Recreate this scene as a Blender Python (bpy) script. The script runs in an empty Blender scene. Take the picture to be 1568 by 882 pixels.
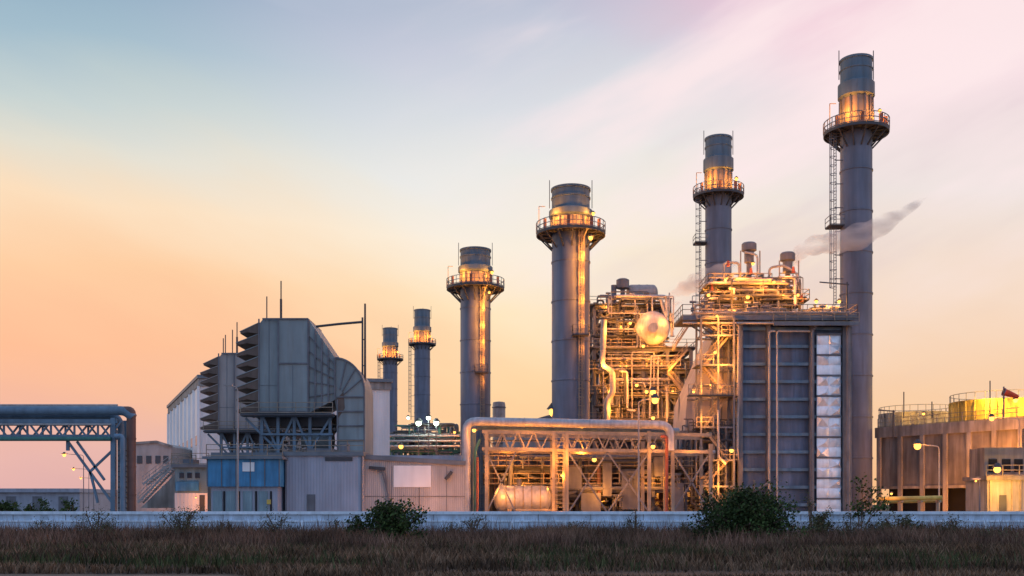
import bpy, math, random
import numpy as np
import bmesh
from mathutils import Vector, Matrix, noise
random.seed(11); np.random.seed(5)
V=Vector
FOC=1568.; EYE=2.5; HZ=772.
def X(u,d): return (u-784)/FOC*d
def Z(v,d): return EYE+(HZ-v)/FOC*d
def P(u,v,d): return V((X(u,d),d,Z(v,d)))
GAIN=10.0
BR=random.Random(3)

# ---------------------------------------------------------------- materials
def newmat(name):
    m=bpy.data.materials.new(name); m.use_nodes=True
    nt=m.node_tree; nt.nodes.clear()
    out=nt.nodes.new('ShaderNodeOutputMaterial'); bs=nt.nodes.new('ShaderNodeBsdfPrincipled')
    nt.links.new(bs.outputs[0],out.inputs[0]); return m,nt,bs
def mat(name,col,rough=.6,metal=0.,var=.25,scale=.6,streak=.3,bump=.0,corr=0.,stain=None):
    m,nt,bs=newmat(name); N=nt.nodes.new; L=nt.links.new
    tc=N('ShaderNodeTexCoord'); mp=N('ShaderNodeMapping'); mp.inputs['Scale'].default_value=(1,1,.12)
    L(tc.outputs['Object'],mp.inputs[0])
    n1=N('ShaderNodeTexNoise'); n1.inputs['Scale'].default_value=scale*3; n1.inputs['Detail'].default_value=3; L(mp.outputs[0],n1.inputs[0])
    n2=N('ShaderNodeTexNoise'); n2.inputs['Scale'].default_value=scale; n2.inputs['Detail'].default_value=4; L(tc.outputs['Object'],n2.inputs[0])
    def mr(n,a):
        r=N('ShaderNodeMapRange'); r.inputs[1].default_value=.3; r.inputs[2].default_value=.7
        r.inputs[3].default_value=1-a; r.inputs[4].default_value=1+a*.5; L(n.outputs[0],r.inputs[0]); return r
    a=mr(n1,streak); b=mr(n2,var)
    mu=N('ShaderNodeMath'); mu.operation='MULTIPLY'; L(a.outputs[0],mu.inputs[0]); L(b.outputs[0],mu.inputs[1])
    vm=N('ShaderNodeVectorMath'); vm.operation='SCALE'; vm.inputs[0].default_value=col; L(mu.outputs[0],vm.inputs['Scale'])
    colout=vm.outputs[0]
    if stain:
        n3=N('ShaderNodeTexNoise'); n3.inputs['Scale'].default_value=scale*5; n3.inputs['Detail'].default_value=5; L(mp.outputs[0],n3.inputs[0])
        r3=N('ShaderNodeMapRange'); r3.inputs[1].default_value=.54; r3.inputs[2].default_value=.72; r3.inputs[4].default_value=.65; L(n3.outputs[0],r3.inputs[0])
        mx=N('ShaderNodeMix'); mx.data_type='RGBA'; L(r3.outputs[0],mx.inputs[0]); L(colout,mx.inputs[6]); mx.inputs[7].default_value=(*stain,1); colout=mx.outputs[2]
    L(colout,bs.inputs['Base Color'])
    bs.inputs['Metallic'].default_value=metal
    r=N('ShaderNodeMapRange'); r.inputs[3].default_value=max(0.05,rough-.12); r.inputs[4].default_value=min(1,rough+.12)
    L(n2.outputs[0],r.inputs[0]); L(r.outputs[0],bs.inputs['Roughness'])
    if bump>0 or corr>0:
        bp=N('ShaderNodeBump'); bp.inputs['Distance'].default_value=.05
        if corr>0:
            w=N('ShaderNodeTexWave'); w.bands_direction='X'; w.inputs['Scale'].default_value=corr; bp.inputs['Strength'].default_value=.6
            L(tc.outputs['Object'],w.inputs[0]); L(w.outputs[1],bp.inputs['Height'])
        else:
            bp.inputs['Strength'].default_value=bump; L(n2.outputs[0],bp.inputs['Height'])
        L(bp.outputs[0],bs.inputs['Normal'])
    return m
def emis(name,col,s):
    m=bpy.data.materials.new(name); m.use_nodes=True; nt=m.node_tree; nt.nodes.clear()
    o=nt.nodes.new('ShaderNodeOutputMaterial'); e=nt.nodes.new('ShaderNodeEmission')
    e.inputs[0].default_value=(*col,1); e.inputs[1].default_value=s; nt.links.new(e.outputs[0],o.inputs[0]); return m
def leafmat(name,c1,c2):
    m,nt,bs=newmat(name); N=nt.nodes.new; L=nt.links.new
    g=N('ShaderNodeNewGeometry'); cr=N('ShaderNodeValToRGB'); L(g.outputs['Random Per Island'],cr.inputs[0])
    cr.color_ramp.elements[0].color=(*c1,1); cr.color_ramp.elements[1].color=(*c2,1)
    tc=N('ShaderNodeTexCoord'); n=N('ShaderNodeTexNoise'); n.inputs['Scale'].default_value=.22; n.inputs['Detail'].default_value=4; L(tc.outputs['Object'],n.inputs[0])
    r=N('ShaderNodeMapRange'); r.inputs[1].default_value=.35; r.inputs[2].default_value=.65; r.inputs[3].default_value=.4; r.inputs[4].default_value=1.3; L(n.outputs[0],r.inputs[0])
    vm=N('ShaderNodeVectorMath'); vm.operation='SCALE'; L(cr.outputs[0],vm.inputs[0]); L(r.outputs[0],vm.inputs['Scale'])
    L(vm.outputs[0],bs.inputs['Base Color']); bs.inputs['Roughness'].default_value=.8
    bs.inputs['Specular IOR Level'].default_value=.2
    return m

STACK=mat('stack_paint',(.14,.165,.225),.6,.0,.22,.25,.35,stain=(.09,.09,.11))
STACKD=mat('stack_cap_paint',(.10,.15,.195),.6,.05,.2,.3,.3,stain=(.07,.08,.09))
STEEL=mat('steel_grey',(.14,.15,.175),.6,.0,.3,.8,.2)
STEELD=mat('steel_dark',(.055,.06,.07),.65,.0,.3,.8,.2)
STEELB=mat('steel_blue',(.12,.20,.28),.55,.0,.3,.8,.2)
STEELY=mat('steel_galvanised_warm',(.30,.25,.19),.65,.0,.3,.8,.2)
SILVER=mat('insulation_cladding',(.42,.42,.44),.45,.2,.25,1.2,.25,.2)
PIPEW=mat('pipe_cladding_pale',(.36,.34,.33),.6,.0,.25,1.0,.2)
SHEET=mat('silver_sheeting',(.80,.85,.92),.35,.35,.15,1.2,.1,.2)
HRSG=mat('boiler_casing',(.12,.15,.225),.55,.05,.3,.35,.4,stain=(.06,.06,.08))
FILT=mat('filter_house_paint',(.235,.285,.30),.6,0,.18,.3,.25,stain=(.18,.195,.195))
FILTB=mat('filter_house_paint_beige',(.35,.32,.31),.6,0,.18,.3,.25)
LOUV=mat('louvre_brown',(.14,.10,.08),.7,0,.3,.8,.2)
LAV=mat('enclosure_grey',(.34,.38,.46),.6,0,.15,.3,.2,corr=2.2,stain=(.27,.28,.33))
BEIGE=mat('enclosure_beige',(.46,.43,.42),.65,0,.2,.3,.25,corr=1.6,stain=(.34,.30,.28))
BLUE=mat('corrugated_blue',(.06,.27,.50),.5,.0,.25,.6,.3,corr=2.5)
TEAL=mat('panel_teal',(.20,.31,.36),.6,0,.2,.5,.3,corr=2.)
WHITEB=mat('building_cream',(.84,.80,.78),.7,0,.1,.2,.15,corr=.8)
WHITE=mat('white_board',(.84,.84,.84),.6,0,.08,.4,.1)
ROOF=mat('roof_sheet_dark',(.15,.18,.21),.6,.0,.2,.4,.2)
CONC=mat('concrete_aged',(.22,.205,.195),.85,0,.35,.35,.55,.3,stain=(.11,.10,.09))
CONCL=mat('concrete_light',(.33,.31,.29),.85,0,.3,.5,.45,.2,stain=(.20,.18,.165))
YEL=mat('fan_stack_yellow',(.66,.46,.10),.6,0,.25,.5,.4)
REDP=mat('pipe_red_brown',(.26,.065,.04),.6,.0,.25,1,.2)
BROWNP=mat('pipe_rust_brown',(.15,.075,.06),.6,.0,.25,1,.2)
GREENP=mat('pipe_green',(.05,.18,.16),.55,.0,.25,1,.2)
BLACK=mat('opening_black',(.01,.01,.012),.9,0,.1,1,.1)
WALLM=mat('perimeter_wall_paint',(.58,.75,.92),.7,0,.2,.6,.3,.15,stain=(.42,.52,.60))
WALLC=mat('perimeter_coping_paint',(.72,.85,.95),.6,0,.12,.8,.2,.1)
GLASS=mat('window_glass_dark',(.03,.04,.06),.15,0,.1,1,.1)
SOCK=mat('windsock_red',(.75,.09,.03),.8,0,.1,1,.1)
BARK=mat('bark_brown',(.12,.085,.06),.9,0,.3,3,.3)
ORANGE=(1,.31,.035)
BULB=emis('lamp_orange_glow',(1,.46,.08),3.4)
BULBG=emis('lamp_white_green_glow',(.8,1,.75),8)

# ---------------------------------------------------------------- builder
class B:
    def __init__(s,name): s.name=name; s.parts={}; s.lights=[]; s.c=None
    def p(s,part,m):
        if part not in s.parts: s.parts[part]=dict(v=[],f=[],m=m)
        s.c=s.parts[part]; return s
    def add(s,vs,fs):
        n=len(s.c['v']); s.c['v']+=[tuple(v) for v in vs]; s.c['f']+=[tuple(i+n for i in f) for f in fs]
    def box(s,x0,x1,y0,y1,z0,z1):
        vs=[(x,y,z) for x in(x0,x1) for y in(y0,y1) for z in(z0,z1)]
        s.add(vs,[(0,1,3,2),(4,6,7,5),(0,4,5,1),(2,3,7,6),(0,2,6,4),(1,5,7,3)])
    def beam(s,p,q,w,h=None):
        p=V(p);q=V(q);h=h or w; d=q-p
        if d.length<1e-4:return
        d.normalize(); up=V((0,0,1)) if abs(d.z)<.95 else V((0,1,0))
        a=d.cross(up).normalized()*w/2; b=a.cross(d).normalized()*h/2
        vs=[o+i*a+j*b for o in(p,q) for i in(-1,1) for j in(-1,1)]
        s.add(vs,[(0,1,3,2),(4,6,7,5),(0,4,5,1),(2,3,7,6),(0,2,6,4),(1,5,7,3)])
    def ring(s,c,d,r,n,ref=None):
        d=d.normalized()
        if ref is None: ref=V((0,0,1)) if abs(d.z)<.9 else V((1,0,0))
        a=(ref-d*ref.dot(d)).normalized(); b=d.cross(a)
        return [c+a*r*math.cos(2*math.pi*i/n)+b*r*math.sin(2*math.pi*i/n) for i in range(n)],a
    def cyl(s,p,q,r,r2=None,n=12,cap=True):
        p=V(p);q=V(q);r2=r if r2 is None else r2
        A,ref=s.ring(p,q-p,r,n); Bq,_=s.ring(q,q-p,r2,n,ref)
        f=[(i,(i+1)%n,n+(i+1)%n,n+i) for i in range(n)]
        if cap: f+=[tuple(range(n-1,-1,-1)),tuple(range(n,2*n))]
        s.add(A+Bq,f)
    def pipe(s,pts,r,n=8,bend=None,flange=False):
        pts=[V(p) for p in pts]; bend=bend or r*2.5
        out=[pts[0]]
        for i in range(1,len(pts)-1):
            a,b,c=pts[i-1],pts[i],pts[i+1]; l1=(b-a).length;l2=(c-b).length
            t=min(bend,l1*.45,l2*.45); p0=b+(a-b).normalized()*t; p1=b+(c-b).normalized()*t
            for k in range(5):
                u=k/4; out.append(p0*(1-u)**2+b*2*u*(1-u)+p1*u*u)
        out.append(pts[-1]); vs=[];fs=[];ref=None
        for i,o in enumerate(out):
            d=(out[min(i+1,len(out)-1)]-out[max(i-1,0)])
            if d.length<1e-6: d=V((0,0,1))
            if ref is not None and abs(ref.dot(d.normalized()))>.98: ref=None
            R,ref=s.ring(o,d,r,n,ref); vs+=R
        for i in range(len(out)-1):
            for k in range(n): fs.append((i*n+k,i*n+(k+1)%n,(i+1)*n+(k+1)%n,(i+1)*n+k))
        fs+=[tuple(range(n-1,-1,-1)),tuple(range(len(vs)-n,len(vs)))]
        s.add(vs,fs)
        if flange:
            for i in range(len(pts)-1):
                a,b=pts[i],pts[i+1]; L=(b-a).length; k=int(L/3)
                for j in range(1,k+1):
                    m=a.lerp(b,j/(k+1)); d=(b-a).normalized()*.06; s.cyl(m-d,m+d,r*1.09,n=n)
    def lathe(s,cx,cy,prof,n=32):
        vs=[];fs=[]
        for r,z in prof:
            for i in range(n):
                a=2*math.pi*i/n; vs.append((cx+r*math.cos(a),cy+r*math.sin(a),z))
        for j in range(len(prof)-1):
            for i in range(n): fs.append((j*n+i,j*n+(i+1)%n,(j+1)*n+(i+1)%n,(j+1)*n+i))
        s.add(vs,fs)
    def sweepx(s,c,axis,prof,n=24):
        c=V(c);axis=V(axis).normalized();vs=[];fs=[];ref=None
        for r,t in prof:
            R,ref=s.ring(c+axis*t,axis,max(r,.001),n,ref);vs+=R
        for j in range(len(prof)-1):
            for i in range(n): fs.append((j*n+i,j*n+(i+1)%n,(j+1)*n+(i+1)%n,(j+1)*n+i))
        s.add(vs,fs)
    def drum(s,c,axis,L,r,n=24):
        pr=[(r*math.sin(a),-L/2-r*.6*math.cos(a)) for a in [i*math.pi/12 for i in range(7)]]
        pr+=[(r,-L/6),(r*1.03,-L/6),(r*1.03,-L/6+.15),(r,-L/6+.15),(r,L/5),(r*1.03,L/5),(r*1.03,L/5+.15),(r,L/5+.15)]
        pr+=[(r*math.cos(a),L/2+r*.6*math.sin(a)) for a in [i*math.pi/12 for i in range(7)]]
        s.sweepx(c,axis,pr,n)
    def prism(s,poly,vec):
        n=len(poly);vec=V(vec);vs=[V(p) for p in poly]+[V(p)+vec for p in poly]
        s.add(vs,[tuple(range(n-1,-1,-1)),tuple(range(n,2*n))]+[(i,(i+1)%n,n+(i+1)%n,n+i) for i in range(n)])
    def rail(s,pts,h=1.1,sp=1.5,w=.065,part='railing',m=None):
        s.p(part,m or STEELY)
        pts=[V(p) for p in pts]
        for a,b in zip(pts,pts[1:]):
            k=max(1,int((b-a).length/sp))
            for j in range(k+1):
                q=a.lerp(b,j/k); s.beam(q,q+V((0,0,h)),w)
            for hh in (h,h*.55,.08): s.beam(a+V((0,0,hh)),b+V((0,0,hh)),w)
    def ladder(s,x,y,z0,z1,dx=1,dy=0,w=.5,cage=True,m=None):
        s.p('ladder',m or STEELY)
        n=V((dx,dy,0)).normalized(); t=V((-n.y,n.x,0)); c=V((x,y,0))
        for k in(-1,1): s.beam(c+t*w/2*k+V((0,0,z0)),c+t*w/2*k+V((0,0,z1)),.08)
        z=z0
        while z<z1: s.beam(c-t*w/2+V((0,0,z)),c+t*w/2+V((0,0,z)),.05); z+=.4
        if cage:
            z=z0+2.2; A=[math.pi*i/6 for i in range(7)]
            while z<z1:
                pp=[c+t*.4*math.cos(a)+n*.75*math.sin(a)+V((0,0,z)) for a in A]
                for a,b in zip(pp,pp[1:]): s.beam(a,b,.06)
                z+=1.1
            for a in A[1:-1]:
                q=c+t*.4*math.cos(a)+n*.75*math.sin(a); s.beam(q+V((0,0,z0+2.2)),q+V((0,0,z1)),.045)
    def stair(s,p,q,w=.9,m=None):
        s.p('stair',m or STEELY); p=V(p);q=V(q); d=(q-p); hor=V((d.x,d.y,0)).normalized(); t=V((-hor.y,hor.x,0))*w/2
        for k in(-1,1):
            s.beam(p+t*k,q+t*k,.08,.25); u=V((0,0,1))
            s.beam(p+t*k+u,q+t*k+u,.06); s.beam(p+t*k+u*.5,q+t*k+u*.5,.05)
            for j in range(5):
                o=p.lerp(q,j/4)+t*k; s.beam(o,o+u,.05)
        n=max(2,int(abs(d.z)/.25))
        for j in range(n):
            o=p.lerp(q,(j+.5)/n); s.beam(o-t,o+t,.26,.04)
    def frame(s,xs,ys,zs,w=.35,brace=.35,part='steel_frame',m=None,floors=()):
        s.p(part,m or STEEL)
        for x in xs:
            for y in ys: s.box(x-w/2,x+w/2,y-w/2,y+w/2,zs[0],zs[-1])
        h=w*.9
        for z in zs[1:]:
            for y in ys: s.beam((xs[0],y,z),(xs[-1],y,z),w*.6,h)
            for x in xs: s.beam((x,ys[0],z),(x,ys[-1],z),w*.6,h)
        for j in range(len(zs)-1):
            for y in ys:
                for i in range(len(xs)-1):
                    if random.random()<brace:
                        s.beam((xs[i],y,zs[j]),(xs[i+1],y,zs[j+1]),w*.4); s.beam((xs[i+1],y,zs[j]),(xs[i],y,zs[j+1]),w*.4)
        for z in floors:
            s.p('floor_grating',STEELD); s.box(xs[0]-.8,xs[-1]+.8,ys[0]-.8,ys[-1]+.8,z+w*.5,z+w*.5+.1)
            zz=z+w*.5+.1
            s.rail([(xs[0]-.8,ys[-1]+.8,zz),(xs[0]-.8,ys[0]-.8,zz),(xs[-1]+.8,ys[0]-.8,zz),(xs[-1]+.8,ys[-1]+.8,zz)])
    def tangle(s,x0,x1,y0,y1,z0,z1,n,rs=(.08,.12,.18,.3),mats=None):
        mats=mats or [('pipework_silver',SILVER),('pipework_grey',STEEL),('pipework_pale',PIPEW),('pipework_dark',STEELD),('pipework_dark',STEELD)]
        lo=(x0,y0,z0);hi=(x1,y1,z1)
        for k in range(n):
            s.p(*random.choice(mats)); r=random.choice(rs)
            c=[random.uniform(lo[i],hi[i]) for i in range(3)]; pts=[V(c)]; last=-1
            for j in range(random.randint(2,5)):
                ax=random.choice([a for a in(0,0,1,2,2) if a!=last]); last=ax
                c=list(c); c[ax]=random.uniform(lo[ax],hi[ax])
                if (V(c)-pts[-1]).length>r*5: pts.append(V(c))
            if len(pts)>1:
                s.pipe(pts,r,8 if r<.25 else 12)
                if r>.1:
                    for q in (pts[0],pts[-1]): s.cyl(q-V((0,0,.06)),q+V((0,0,.06)),r*1.7,n=10)
    def valve(s,x,y,z,h=1.2):
        s.p('valves',STEEL); s.cyl((x,y,z),(x,y,z+h),.09,n=8); s.cyl((x-.35,y,z+h),(x+.35,y,z+h),.14,n=8); s.cyl((x,y,z+h*.5),(x,y,z+h*.7),.25,n=10)
    def light(s,pos,power,col=ORANGE,bulb=.16,bm=None):
        pos=V(pos); s.lights.append((pos-V((0,.3,.1)),power,col))
        if bulb:
            bulb*=BR.uniform(.6,1.15)
            s.p('lamp_bulbs' if bm is None else 'lamp_bulbs_white',bm or BULB)
            pr=[(bulb*math.sin(i*math.pi/6),-bulb*math.cos(i*math.pi/6)) for i in range(7)]
            s.sweepx(pos,(0,0,1),pr,10)
            s.p('lamp_housings',STEELD); s.cyl(pos+V((0,0,bulb*.6)),pos+V((0,0,bulb*1.9)),bulb*1.5,bulb*.5,n=8)
    def done(s):
        allv=[v for d in s.parts.values() for v in d['v']]
        a=np.array(allv); mn=a.min(0);mx=a.max(0); o=V(((mn[0]+mx[0])/2,(mn[1]+mx[1])/2,mn[2]))
        root=bpy.data.objects.new(s.name,None); root.location=o; bpy.context.scene.collection.objects.link(root)
        for k,d in s.parts.items():
            if not d['v']: continue
            me=bpy.data.meshes.new(s.name+'_'+k); me.from_pydata([V(v)-o for v in d['v']],[],d['f'])
            bm=bmesh.new();bm.from_mesh(me);bmesh.ops.recalc_face_normals(bm,faces=bm.faces);bm.to_mesh(me);bm.free()
            me.shade_smooth(); me.set_sharp_from_angle(angle=math.radians(35)); me.materials.append(d['m'])
            ob=bpy.data.objects.new(k,me); bpy.context.scene.collection.objects.link(ob); ob.parent=root
        for i,(pos,pw,col) in enumerate(s.lights):
            l=bpy.data.lights.new('lamp_light','POINT'); l.energy=pw*GAIN; l.color=col; l.shadow_soft_size=.3
            lo=bpy.data.objects.new('lamp_light',l); bpy.context.scene.collection.objects.link(lo); lo.parent=root; lo.location=pos-o
        return root

# ---------------------------------------------------------------- world, camera
sc=bpy.context.scene
w=bpy.data.worlds.new('World'); sc.world=w; w.use_nodes=True; nt=w.node_tree; nt.nodes.clear(); N=nt.nodes.new; L=nt.links.new
def s2l(c): return tuple(((x/255)/12.92 if x/255<=.04045 else ((x/255+.055)/1.055)**2.4) for x in c)
tc=N('ShaderNodeTexCoord'); sp=N('ShaderNodeSeparateXYZ'); L(tc.outputs['Generated'],sp.inputs[0])
def M(op,a,b=None,c=None):
    n=N('ShaderNodeMath'); n.operation=op
    for i,v in enumerate((a,b,c)):
        if v is None: continue
        if isinstance(v,(int,float)): n.inputs[i].default_value=v
        else: L(v,n.inputs[i])
    return n.outputs[0]
x,y,z=sp.outputs
hyp=M('MAXIMUM',M('SQRT',M('ADD',M('MULTIPLY',x,x),M('MULTIPLY',y,y))),.02)
t=M('DIVIDE',z,hyp); az=M('DIVIDE',x,hyp)
def cloud(ax,at,tx,tt,scale,det,seed):
    cv=N('ShaderNodeCombineXYZ'); L(M('ADD',M('MULTIPLY',az,ax),M('MULTIPLY',t,at)),cv.inputs[0]); L(M('ADD',M('MULTIPLY',t,tt),M('MULTIPLY',az,tx)),cv.inputs[1]); L(M('ADD',M('MULTIPLY',y,.8),seed),cv.inputs[2])
    cn=N('ShaderNodeTexNoise'); cn.inputs['Scale'].default_value=scale; cn.inputs['Detail'].default_value=det; cn.inputs['Roughness'].default_value=.5; L(cv.outputs[0],cn.inputs[0]); return cn.outputs[0]
cl=M('SUBTRACT',cloud(1.6,-1.2,2.2,6.,1.1,5,0.),.5)
wisp=cloud(1.2,1.0,-2.4,5.0,1.6,5,3.3)
t2=M('ADD',t,M('MULTIPLY',cl,.12)); az2=M('ADD',az,M('MULTIPLY',cl,.4))
def ramp(stops,fac):
    r=N('ShaderNodeValToRGB'); e=r.color_ramp.elements
    pts=sorted([((772-py)/1568*2,c) for py,c in stops])
    e[0].position=max(0,pts[0][0]); e[0].color=(*s2l(pts[0][1]),1); e[1].position=min(1,pts[-1][0]); e[1].color=(*s2l(pts[-1][1]),1)
    for p_,c in pts[1:-1]:
        n=e.new(p_); n.color=(*s2l(c),1)
    L(fac,r.inputs[0]); return r.outputs[0]
f=M('MULTIPLY',t2,2.0)
A=ramp([(772,(215,170,174)),(700,(230,180,174)),(630,(244,184,158)),(560,(254,190,150)),(460,(255,206,162)),(350,(252,222,188)),(260,(226,221,206)),(200,(198,210,209)),(110,(162,188,203)),(0,(138,168,192))],f)
C=ramp([(772,(252,188,132)),(600,(255,213,162)),(470,(255,230,190)),(350,(250,238,219)),(240,(234,233,230)),(160,(218,221,227)),(60,(201,204,219)),(0,(188,194,212))],f)
R=ramp([(772,(248,186,132)),(600,(248,205,165)),(480,(246,220,200)),(330,(238,227,223)),(170,(245,222,227)),(60,(243,208,219)),(0,(240,198,214))],f)
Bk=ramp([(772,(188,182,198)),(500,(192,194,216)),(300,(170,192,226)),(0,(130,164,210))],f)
def mix(a,b,fac):
    n=N('ShaderNodeMix'); n.data_type='RGBA'; L(fac,n.inputs[0]); L(a,n.inputs[6]); L(b,n.inputs[7]); return n.outputs[2]
def mrange(v,a,b,c=0.,d=1.):
    n=N('ShaderNodeMapRange'); n.interpolation_type='SMOOTHSTEP'; n.inputs[1].default_value=a;n.inputs[2].default_value=b;n.inputs[3].default_value=c;n.inputs[4].default_value=d; L(v,n.inputs[0]); return n.outputs[0]
col=mix(mix(A,C,mrange(az2,-.46,.06)),R,mrange(az2,.0,.36))
pk=N('ShaderNodeRGB'); pk.outputs[0].default_value=(*s2l((255,234,235)),1)
gr=N('ShaderNodeRGB'); gr.outputs[0].default_value=(*s2l((212,190,202)),1)
hi=M('MULTIPLY',mrange(t,.10,.3),mrange(az,-.16,.12))
col=mix(col,pk.outputs[0],M('MULTIPLY',mrange(wisp,.44,.66,0,.85),hi))
col=mix(col,gr.outputs[0],M('MULTIPLY',mrange(wisp,.48,.32,0,.5),M('MULTIPLY',mrange(t,.03,.3),mrange(az,-.05,.3))))
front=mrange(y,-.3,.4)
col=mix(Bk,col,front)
vs=N('ShaderNodeVectorMath'); vs.operation='SCALE'; L(col,vs.inputs[0]); L(M('MULTIPLY',M('ADD',1.,M('MULTIPLY',cl,.08)),mrange(y,-.3,.4,1.35,1.0)),vs.inputs['Scale'])  # sky behind the camera is brightened as added fill for camera-facing surfaces
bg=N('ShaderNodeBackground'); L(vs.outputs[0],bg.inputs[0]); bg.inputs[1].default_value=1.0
sky=N('ShaderNodeTexSky'); sky.sky_type='NISHITA'; sky.sun_disc=False; sky.sun_elevation=math.radians(4); sky.sun_rotation=math.radians(-65)
bg2=N('ShaderNodeBackground'); L(sky.outputs[0],bg2.inputs[0]); bg2.inputs[1].default_value=.005
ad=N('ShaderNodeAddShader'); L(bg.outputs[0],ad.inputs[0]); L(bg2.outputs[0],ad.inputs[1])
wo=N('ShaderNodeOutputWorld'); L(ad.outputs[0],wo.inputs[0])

sun=bpy.data.lights.new('sun','SUN'); sun.energy=.4; sun.angle=math.radians(10); sun.color=(1,.74,.55)
so=bpy.data.objects.new('sun',sun); sc.collection.objects.link(so)
az_=math.radians(-65); el=math.radians(5)
dirv=V((math.sin(az_)*math.cos(el),math.cos(az_)*math.cos(el),math.sin(el)))
so.rotation_euler=dirv.to_track_quat('Z','Y').to_euler(); so.location=(-60,60,60)

cam=bpy.data.cameras.new('camera'); cam.sensor_width=36; cam.lens=36; cam.shift_y=(HZ-441)/1568; cam.clip_end=5000; cam.clip_start=.5
co=bpy.data.objects.new('camera',cam); sc.collection.objects.link(co); co.location=(0,0,EYE); co.rotation_euler=(math.pi/2,0,0); sc.camera=co
sc.view_settings.view_transform='Standard'; sc.view_settings.look='None'; sc.view_settings.exposure=0

# ---------------------------------------------------------------- ground
def simple(name,vs,fs,m):
    me=bpy.data.meshes.new(name); me.from_pydata(vs,[],fs); me.materials.append(m)
    o=bpy.data.objects.new(name,me); sc.collection.objects.link(o); return o
gm,nt2,bs=newmat('ground_soil')
tcg=nt2.nodes.new('ShaderNodeTexCoord'); n1=nt2.nodes.new('ShaderNodeTexNoise'); n1.inputs['Scale'].default_value=.25; n1.inputs['Detail'].default_value=8
nt2.links.new(tcg.outputs['Object'],n1.inputs[0]); cr=nt2.nodes.new('ShaderNodeValToRGB'); nt2.links.new(n1.outputs[0],cr.inputs[0])
cr.color_ramp.elements[0].position=.35; cr.color_ramp.elements[0].color=(.02,.015,.01,1); cr.color_ramp.elements[1].position=.68; cr.color_ramp.elements[1].color=(.10,.06,.038,1)
nt2.links.new(cr.outputs[0],bs.inputs['Base Color']); bs.inputs['Roughness'].default_value=.95
simple('ground',[(-3000,-200,0),(3000,-200,0),(3000,4000,0),(-3000,4000,0)],[(0,1,2,3)],gm)
yardm=mat('yard_concrete',(.28,.26,.25),.9,0,.3,.2,.2)
simple('plant_yard_pavement',[(-90,84,.004),(95,84,.004),(95,360,.004),(-90,360,.004)],[(0,1,2,3)],yardm)
pathm=mat('path_dirt',(.14,.10,.075),.95,0,.4,.8,.2)
simple('dirt_path',[(-40,30,.004),(-6,30,.004),(-10,36.0,.004),(-16,36.5,.004),(-40,36.9,.004)],[(0,1,2,3,4)],pathm)

# ---------------------------------------------------------------- perimeter wall
b=B('perimeter_wall')
b.p('wall_panels',WALLM); b.box(-60,60,78,78.2,0,1.72)
b.p('coping',WALLC); b.box(-60,60,77.85,78.35,1.72,1.95); b.p('mid_band',WALLC); b.box(-60,60,77.93,78,1.15,1.27)
b.p('plinth',CONCL); b.box(-60,60,77.88,78,0,.35)
b.p('pilasters',WALLC)
xx=-60
while xx<60: b.box(xx-.12,xx+.12,77.9,78,0.35,1.15); xx+=4.
b.p('panel_joints',STEEL); xx=-58
while xx<60: b.box(xx-.02,xx+.02,77.985,78,1.27,1.72); xx+=4.
b.done()

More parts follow.
